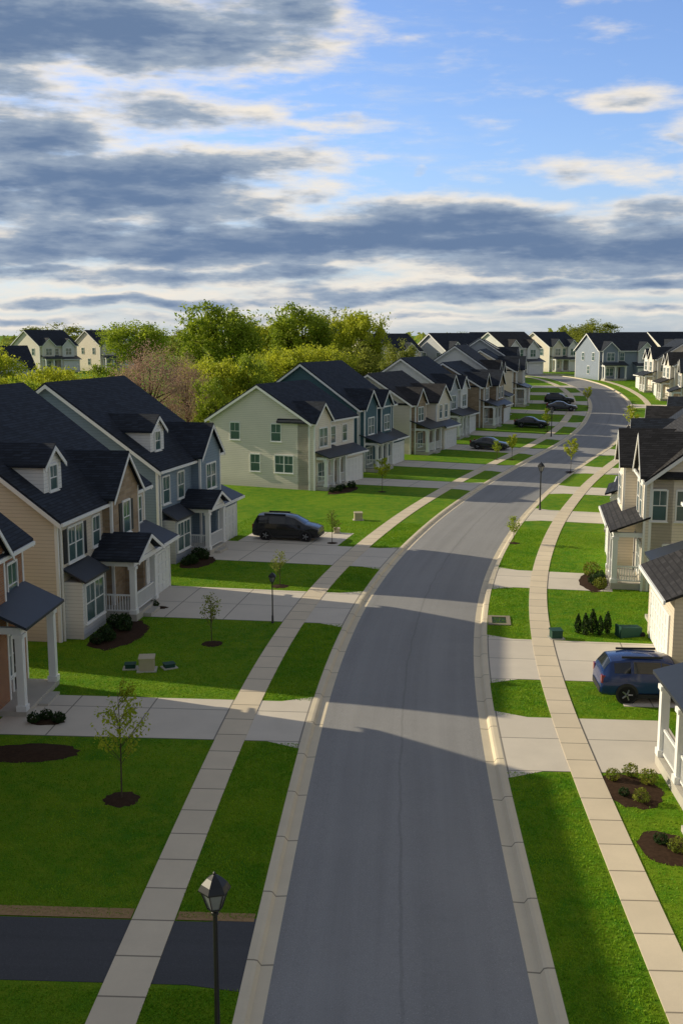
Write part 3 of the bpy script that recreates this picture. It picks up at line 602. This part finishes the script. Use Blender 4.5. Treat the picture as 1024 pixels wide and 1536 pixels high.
# ------------------------------------------------------------ cars
ST={'suv':[(0,.35,.62,.70,.70,.5),(.08,.28,.80,.88,.84,.62),(.5,.26,.94,1.02,.92,.72),(1.3,.26,1.02,1.10,.95,.76),(2.0,.26,1.06,1.56,.96,.66),(2.5,.26,1.07,1.69,.96,.68),(3.6,.26,1.09,1.70,.96,.69),(4.35,.26,1.10,1.62,.95,.67),(4.66,.28,1.06,1.2,.92,.74),(4.74,.34,.75,.85,.86,.66)],
 'van':[(0,.35,.62,.70,.72,.5),(.08,.26,.82,.90,.86,.64),(.45,.24,.93,1.01,.95,.74),(1.0,.24,1.02,1.10,.98,.78),(1.85,.24,1.05,1.60,.99,.72),(2.35,.24,1.06,1.72,.99,.73),(3.6,.24,1.07,1.74,.99,.73),(4.35,.24,1.08,1.69,.98,.71),(4.62,.28,1.05,1.22,.95,.78),(4.72,.34,.75,.85,.9,.68)],
 'sedan':[(0,.35,.55,.62,.68,.5),(.08,.24,.68,.75,.82,.62),(.6,.22,.80,.88,.89,.72),(1.4,.22,.90,.97,.91,.74),(2.15,.22,.95,1.38,.92,.62),(2.6,.22,.95,1.46,.92,.62),(3.2,.22,.95,1.44,.92,.62),(3.9,.22,.95,1.10,.91,.66),(4.5,.24,.90,.96,.88,.68),(4.65,.32,.7,.78,.82,.6)]}
def car(name,label,loc,rz,kind,paint):
    st=ST[kind]; Lc=st[-1][0]; r=thing(name,label,'car' if kind!='van' else 'van',loc,rz,None)
    rings=[]
    for x,zb,be,ro,hw,rw in st:
        m_=zb+(be-zb)*.55
        half=[(hw*.82,zb),(hw*.97,zb+.14),(hw,m_),(hw*.97,be),(rw,ro-.05 if ro-be>.2 else ro-.02),(rw*.72,ro),(0,ro+.025)]
        ring=[(Lc/2-x,y,z) for y,z in half]+[(Lc/2-x,-y,z) for y,z in reversed(half[:-1])]; rings.append(ring)
    K=13; b=MB(); v=[p for rg in rings for p in rg]; f=[]
    for i in range(len(rings)-1):
        for j in range(K): f.append((i*K+j,i*K+(j+1)%K,(i+1)*K+(j+1)%K,(i+1)*K+j))
    f.append(tuple(range(K))); f.append(tuple((len(rings)-1)*K+j for j in range(K))); b.add(v,f)
    b.build('body',paint,r,True)
    def pt(si,ji):
        i=min(int(si),len(rings)-2); j=min(int(ji),K-2); u=si-i; w=ji-j
        A=Vector(rings[i][j]).lerp(Vector(rings[i][j+1]),w); B=Vector(rings[i+1][j]).lerp(Vector(rings[i+1][j+1]),w); return A.lerp(B,u)
    def patch(nm,s0,s1,j0,j1,mat,e=.014):
        m=MB(); N=4; pts=[]
        for i in range(N+1):
            for j in range(N+1):
                si=s0+(s1-s0)*i/N; ji=j0+(j1-j0)*j/N; p=pt(si,ji); d=.04
                tu=pt(min(si+d,8.99),ji)-pt(max(si-d,0),ji); tv=pt(si,min(ji+d,11.99))-pt(si,max(ji-d,0)); nn=tu.cross(tv); nn.normalize()
                if nn.dot(p-Vector((p.x*.7,0,.7)))<0: nn=-nn
                pts.append(p+nn*e)
        m.add(pts,[(i*(N+1)+j,i*(N+1)+j+1,(i+1)*(N+1)+j+1,(i+1)*(N+1)+j) for i in range(N) for j in range(N)])
        m.build(nm,mat,r,True)
    patch('windscreen',3.1,3.93,4.1,7.9,M['carglass'])
    rear=(7.08,7.85) if kind!='sedan' else (6.08,6.9)
    patch('rear_window',rear[0],rear[1],4.15,7.85,M['carglass'])
    for sgn in (0,1):
        J=(3.14,3.86) if sgn==0 else (8.14,8.86)
        if kind=='sedan': rngs=((3.75,4.9),(5.0,5.95))
        else: rngs=((3.72,4.9),(5.0,5.92),(6.04,6.86))
        for a,c in rngs: patch('side_window',a,c,J[0],J[1],M['carglass'])
        y=1 if sgn==0 else -1; hw=st[4][4]
        mi=MB(); mi.box(Lc/2-st[3][0]-.45,Lc/2-st[3][0]-.3,min(y*(hw+.01),y*(hw+.2)),max(y*(hw+.01),y*(hw+.2)),1.0 if kind!='sedan' else .9,1.16 if kind!='sedan' else 1.05); mi.build('mirror',paint,r)
        hl=MB(); hl.box(Lc/2-.22,Lc/2-.055,min(y*.5,y*.8),max(y*.5,y*.8),.66,.8 if kind!='sedan' else .72); hl.build('headlight',M['lamp'],r)
        tl=MB(); tl.box(-Lc/2+.005,-Lc/2+.16,min(y*.70,y*.90),max(y*.70,y*.90),.78,1.08); tl.build('tail_light',M['red'],r)
        sk=MB(); sk.box(-Lc/2+1.25,Lc/2-1.25,min(y*(hw-.1),y*(hw+.012)),max(y*(hw-.1),y*(hw+.012)),.22,.36); sk.build('side_skirt',M['plast'],r)
        for q in ((Lc/2-.92),(-Lc/2+.98)):
            ar=MB(); ar.lathe([(.43,0),(.43,y*.012)],24,'y',(q,y*hw,.36)); ar.build('wheel_arch',M['plast'],r)
            w=obj('wheel',None,r,(q,y*(hw-.09),.345))
            t=MB(); t.lathe([(.23,-.115),(.32,-.115),(.345,-.08),(.345,.08),(.32,.118),(.23,.118)],24,'y'); t.build('tyre',M['tyre'],w,True)
            ri=MB(); ri.lathe([(.235,-.08),(.235,.10),(.20,.10),(.19,.06)] if y>0 else [(.235,.08),(.235,-.10),(.20,-.10),(.19,-.06)],20,'y')
            for s_ in range(5):
                a=s_*2*math.pi/5; ri.tube((.03*math.cos(a),y*.115,.03*math.sin(a)),(.215*math.cos(a),y*.115,.215*math.sin(a)),.035,.028,5)
            ri.build('rim',M['rim'],w)
    bp=MB(); bp.box(Lc/2-.1,Lc/2+.02,-.62,.62,.34,.52); bp.build('front_bumper',M['plast'],r)
    rb=MB(); rb.box(-Lc/2-.03,-Lc/2+.1,-.74,.74,.36,.58); rb.build('rear_bumper',M['plast'],r)
    gr=MB(); gr.box(Lc/2-.15,Lc/2-.01,-.42,.42,.56,.68); gr.build('grille',M['plast'],r)
    if kind!='sedan':
        for y in (-.6,.6):
            rr_=MB(); rr_.box(-Lc/2+.8,Lc/2-2.4,y-.02,y+.02,st[5][3]-.01,st[5][3]+.07); rr_.build('roof_rail',M['plast'],r)
    return r
def roadrot(x,y): 
    s_,o=SO(x,y); _,_,tx,ty=fr(s_); return math.atan2(ty,tx)
x,y=gp(432,812); y+=1.0; car('parked_van','black van parked on the driveway beside the bright lawn',(x,y,zt(y)+.012),roadrot(x,y)-R(90)+R(2),'van',M['blackpaint'])
car('parked_car','deep blue car parked on the right beside the tan garage wing',(12.35,40.0,.012),R(-3),'suv',M['bluepaint'])
for px,py,kd,pt_,lab in [(735,674,'sedan','greypaint','dark car parked before the pale house up the left row'),(797,641,'sedan','blackpaint','black car parked higher up the left row'),(838,606,'suv','blackpaint','small dark car farthest up near the bend'),(842,616,'sedan','greypaint','dark low car just below the farthest parked car')]:
    x,y=gp(px,py); car('parked_car',lab,(x,y,zt(y)+.02),roadrot(x,y)-R(90),kd,M[pt_])
# ------------------------------------------------------------ small street items
def cab(px,py,w,d,h,mat,label,name='utility_box',rz=.1):
    x,y=gp(px,py); r=thing(name,label,'utility box',(x,y,zt(y)),rz)
    m=MB(); m.box(-w/2,w/2,-d/2,d/2,-.05,h*.86); m.build('cabinet',mat,r)
    l=MB(); l.extr([(-w/2-.03,-d/2-.03,h*.86),(w/2+.03,-d/2-.03,h*.86),(w/2+.03,-d/2-.03,h*.93),(-w/2-.03,-d/2-.03,h*.95)],[(-w/2-.03,d/2+.03,h*.86),(w/2+.03,d/2+.03,h*.86),(w/2+.03,d/2+.03,h),(-w/2-.03,d/2+.03,h)]); l.build('lid',mat,r)
    p=MB(); p.box(-w/2-.1,w/2+.1,-d/2-.1,d/2+.1,-.05,.04); p.build('base_pad',M['slab'],r)
cab(221,1006,.62,.55,.62,M['boxbeige'],'beige utility box on the lawn before the tan house'); cab(196,1003,.42,.34,.24,M['boxgreen'],'low green utility box left of the beige one'); cab(254,1002,.42,.34,.22,M['boxgreen'],'low green utility box right of the beige one',rz=.5)
cab(833,958,.50,.45,.45,M['boxgreen'],'green utility box beside the right sidewalk'); cab(537,780,.6,.5,.62,M['boxbeige'],'beige utility box on the bright lawn by the van'); cab(505,800,.4,.35,.4,M['boxbeige'],'small pale utility box just right of the van')
x,y=gp(943,955); r=thing('garbage_bin','dark green wheeled bin lying by the row of small conifers','bin',(x,y,0),.2)
m=MB(); m.extr([(-.5,-.28,.02),(.5,-.24,.02),(.5,.24,.02),(-.5,.28,.02)],[(-.5,-.3,.5),(.5,-.27,.46),(.5,.27,.46),(-.5,.3,.5)]); m.build('bin_body',M['boxgreen'],r)
m=MB(); m.box(-.58,-.503,-.32,.32,.02,.56); m.build('lid',M['boxgreen'],r)
for q in (-.25,.25):
    m=MB(); m.lathe([(.12,-.03),(.12,.03)],12,'y',(.55,q,.12)); m.build('wheel',M['tyre'],r)
x0,y0=gp(748,932)
r=thing('storm_drain','square concrete drain inlet in the right grass verge','drain',(x0,y0,zt(y0)),-.12)
m=MB() 
for bx_ in ((-.55,.55,-.85,-.6),(-.55,.55,.6,.85),(-.55,-.35,-.6,.6),(.35,.55,-.6,.6)): m.box(bx_[0],bx_[1],bx_[2],bx_[3],-.05,.05)
m.build('frame',M['kerb'],r)
m=MB()
for i in range(7): m.box(-.35,.35,-.56+i*.17,-.5+i*.17,-.03,.02)
m.build('grate',M['black'],r)
# ------------------------------------------------------------ grass blades near the viewer
rng=np.random.default_rng(3); N=340000
sd=np.where(rng.uniform(size=N)<.58,-1,1); s=sy(16,0)+rng.uniform(0,1,N)**1.7*62
off=np.where(rng.uniform(size=N)<.3,rng.uniform(KO+.03,5.42,N),rng.uniform(6.48,17,N))
keep=np.ones(N,bool)
keep&=~((sd>0)&(off>13.2))
for d in DRV: keep&=~((sd==d[0])&(s>d[1]-.1)&(s<d[2]+.1)&(off>d[3])&(off<d[4]))
cx=np.interp(s,Sg,Xg);cy=np.interp(s,Sg,Yg);tx=np.interp(s,Sg,TX);ty=np.interp(s,Sg,TY)
x=cx+ty*off*sd; y=cy-tx*off*sd
for bx0,by0,ra,rb,rz,maj in BED:
    dx_=x-bx0;dy_=y-by0; u=dx_*math.cos(rz)+dy_*math.sin(rz); w=-dx_*math.sin(rz)+dy_*math.cos(rz)
    A,B=(ra,rb) if maj else (rb,ra); keep&=((u/A)**2+(w/B)**2>.95)
for h in LEFT[:3]+RIGHT[:3]:
    keep&=~((sd==h.sg)&(off>h.off-.05)&(s>h.s)&(s<h.s+h.w))
x=x[keep];y=y[keep];n=len(x)
a=rng.uniform(0,6.283,n); hgt=rng.uniform(.025,.06,n); w=rng.uniform(.008,.018,n)*(1+y/60); l=rng.normal(size=(n,2))*.022
b0=np.stack([x-np.cos(a)*w,y-np.sin(a)*w,np.full(n,-.005)],1); b1=np.stack([x+np.cos(a)*w,y+np.sin(a)*w,np.full(n,-.005)],1); tp=np.stack([x+l[:,0],y+l[:,1],hgt],1)
tag(obj('grass',quadmesh('grass',np.stack([b0,b1,tp],1).reshape(-1,3),M['blade'],3)),'short mown grass blades on the near lawns','grass',None,'stuff')
# ------------------------------------------------------------ world
EL=R(22); AZ=R(22)
sun=Vector((-math.cos(EL)*math.cos(AZ),math.cos(EL)*math.sin(AZ),math.sin(EL)))
W=bpy.data.worlds.new('World'); SC.world=W; W.use_nodes=True; nt=W.node_tree; g=G(nt)
bg=nt.nodes['Background']; bg.inputs[1].default_value=.15
sky=g.n('ShaderNodeTexSky',sky_type='NISHITA'); sky.sun_disc=False; sky.sun_elevation=EL; sky.sun_rotation=math.atan2(sun.x,sun.y); sky.air_density=1.0; sky.dust_density=.6; sky.ozone_density=2.0
tc=g.n('ShaderNodeTexCoord').outputs['Generated']
X_,Y_,Z_=g.sep(tc)[:3]
u0=g.m('ARCTAN2',X_,Y_); v0=g.m('ARCSINE',Z_)
def uv(px,py):
    d=ray(px,py).normalized(); return math.atan2(d.x,d.y),math.asin(d.z)
BL=[(140,45,380,58,1.1),(430,25,120,42,.8),(215,165,200,38,.75),(30,205,180,64,.95),(170,280,300,66,1.05),(20,300,200,70,1.0),(410,240,130,28,.75),(520,192,100,12,.6),(385,290,120,22,.8),
 (570,322,160,28,.85),(300,368,440,44,1.1),(650,350,360,44,1.12),(870,378,340,40,1.1),(960,318,140,18,.65),(280,415,420,19,.88),(640,438,440,20,.84),(250,452,400,13,.78),(880,425,280,17,.8),(800,468,440,11,.72),(250,480,420,11,.72),
 (885,253,95,22,.72),(965,145,90,22,.70),(1012,214,30,8,.6),(628,266,14,9,.5),(480,165,40,8,.4),(-300,120,350,120,1.0),(-350,330,420,100,1.1),(1350,200,280,60,.9),(1400,380,350,70,1.0)]
wn=g.n('ShaderNodeTexNoise',{'Vector':g.com(g.m('MULTIPLY',u0,10.0),g.m('MULTIPLY',v0,18.0),1.0),'Scale':1.0,'Detail':5}).outputs[1]
wx,wy,_=g.sep(wn)[:3]
p=g.com(g.m('ADD',u0,g.m('MULTIPLY_ADD',wx,.11,-.055)),g.m('ADD',v0,g.m('MULTIPLY_ADD',wy,.034,-.017)),0.0)
acc=0.0
for px,py,rx,ry,am in BL:
    a,b=uv(px,py); sx=1650/rx/1.3; sy_=1650/ry/1.3
    q=nt.nodes.new('ShaderNodeVectorMath'); q.operation='MULTIPLY_ADD'; g.put(q.inputs[0],p); q.inputs[1].default_value=(sx,sy_,0); q.inputs[2].default_value=(-a*sx,-b*sy_,0)
    d=nt.nodes.new('ShaderNodeVectorMath'); d.operation='DOT_PRODUCT'; g.put(d.inputs[0],q.outputs[0]); g.put(d.inputs[1],q.outputs[0])
    acc=g.m('MAXIMUM',acc,g.m('MULTIPLY_ADD',d.outputs[1],-am,am))
def cn(dv,det): return g.noise(g.com(g.m('MULTIPLY',u0,12.0),g.m('MULTIPLY_ADD',v0,50.0,50.0*dv),3.0),1.0,det,.57)
na=cn(0.0,8); nb=cn(.009,4)
n2=g.noise(g.com(g.m('MULTIPLY',u0,42.0),g.m('MULTIPLY',v0,150.0),7.0),1.0,6,.6)
d0=g.m('ADD',g.m('MULTIPLY',acc,.9),g.m('ADD',g.m('MULTIPLY_ADD',na,1.6,-.8),g.m('MULTIPLY_ADD',n2,.38,-.19)))
alpha=g.ss(d0,.03,.72)
thick=g.ss(g.m('ADD',g.m('MULTIPLY',acc,.84),g.m('ADD',g.m('MULTIPLY_ADD',na,1.25,-.625),g.m('MULTIPLY_ADD',n2,.26,-.13))),.26,1.02)
top=g.m('SUBTRACT',na,nb)
sh=g.m('ADD',g.m('SUBTRACT',1.0,thick),g.m('MULTIPLY',top,1.5),None,True)
r1=g.mix(g.ss(sh,0.0,.6),(.95,1.45,2.4),(2.3,2.8,3.5)); cloud=g.mix(g.ss(sh,.44,.96),r1,(6.0,5.55,4.9))
skyc=g.mix(1.0,sky.outputs[0],(.95,1.04,1.34),'MULTIPLY')
hz=g.ss(v0,.17,.0)
skyc=g.mix(g.m('MULTIPLY',hz,.6),skyc,(3.0,3.7,4.6))
# thin high wisps, stronger towards the left and the horizon
wv=g.noise(g.com(g.m('MULTIPLY_ADD',v0,9.0,g.m('MULTIPLY',u0,14.0)),g.m('MULTIPLY',v0,85.0),11.0),1.0,7,.62)
wm=g.m('MULTIPLY',g.ss(wv,.46,.76),g.m('MAXIMUM',g.ss(u0,.22,-.18),g.ss(v0,.10,.02)))
skyc=g.mix(g.m('MULTIPLY',wm,.7),skyc,(5.0,5.0,4.8))
full=g.mix(alpha,skyc,cloud)
# unseen patchy veil, added to the sky outside the view for neutral fill light
on=g.ss(g.noise(tc,2.2,4),.35,.65)
veil=g.mix(on,(1.05,1.25,1.6),(2.3,2.3,2.2))
vm=g.m('MAXIMUM',g.ss(v0,.30,.55),g.ss(g.m('ABSOLUTE',u0),.75,1.2))
g.put(bg.inputs[0],g.mix(g.m('MULTIPLY',vm,.85),full,veil))
# ------------------------------------------------------------ sun & camera
ld=bpy.data.lights.new('sun','SUN'); ld.energy=5.0; ld.angle=R(.5); ld.color=(1.0,.88,.64)
lo=bpy.data.objects.new('sun',ld); C.objects.link(lo); lo.rotation_euler=sun.to_track_quat('Z','Y').to_euler(); lo.location=(-60,20,60)
cd=bpy.data.cameras.new('camera'); co=bpy.data.objects.new('camera',cd); C.objects.link(co); cd.sensor_fit='VERTICAL'; cd.sensor_height=36; cd.lens=F/1536*36; cd.clip_end=8000
co.location=(0,0,CAMH); co.rotation_euler=(R(90)-PITCH,0,0); SC.camera=co
SC.view_settings.view_transform='Standard'; SC.view_settings.look='None'; SC.view_settings.exposure=0
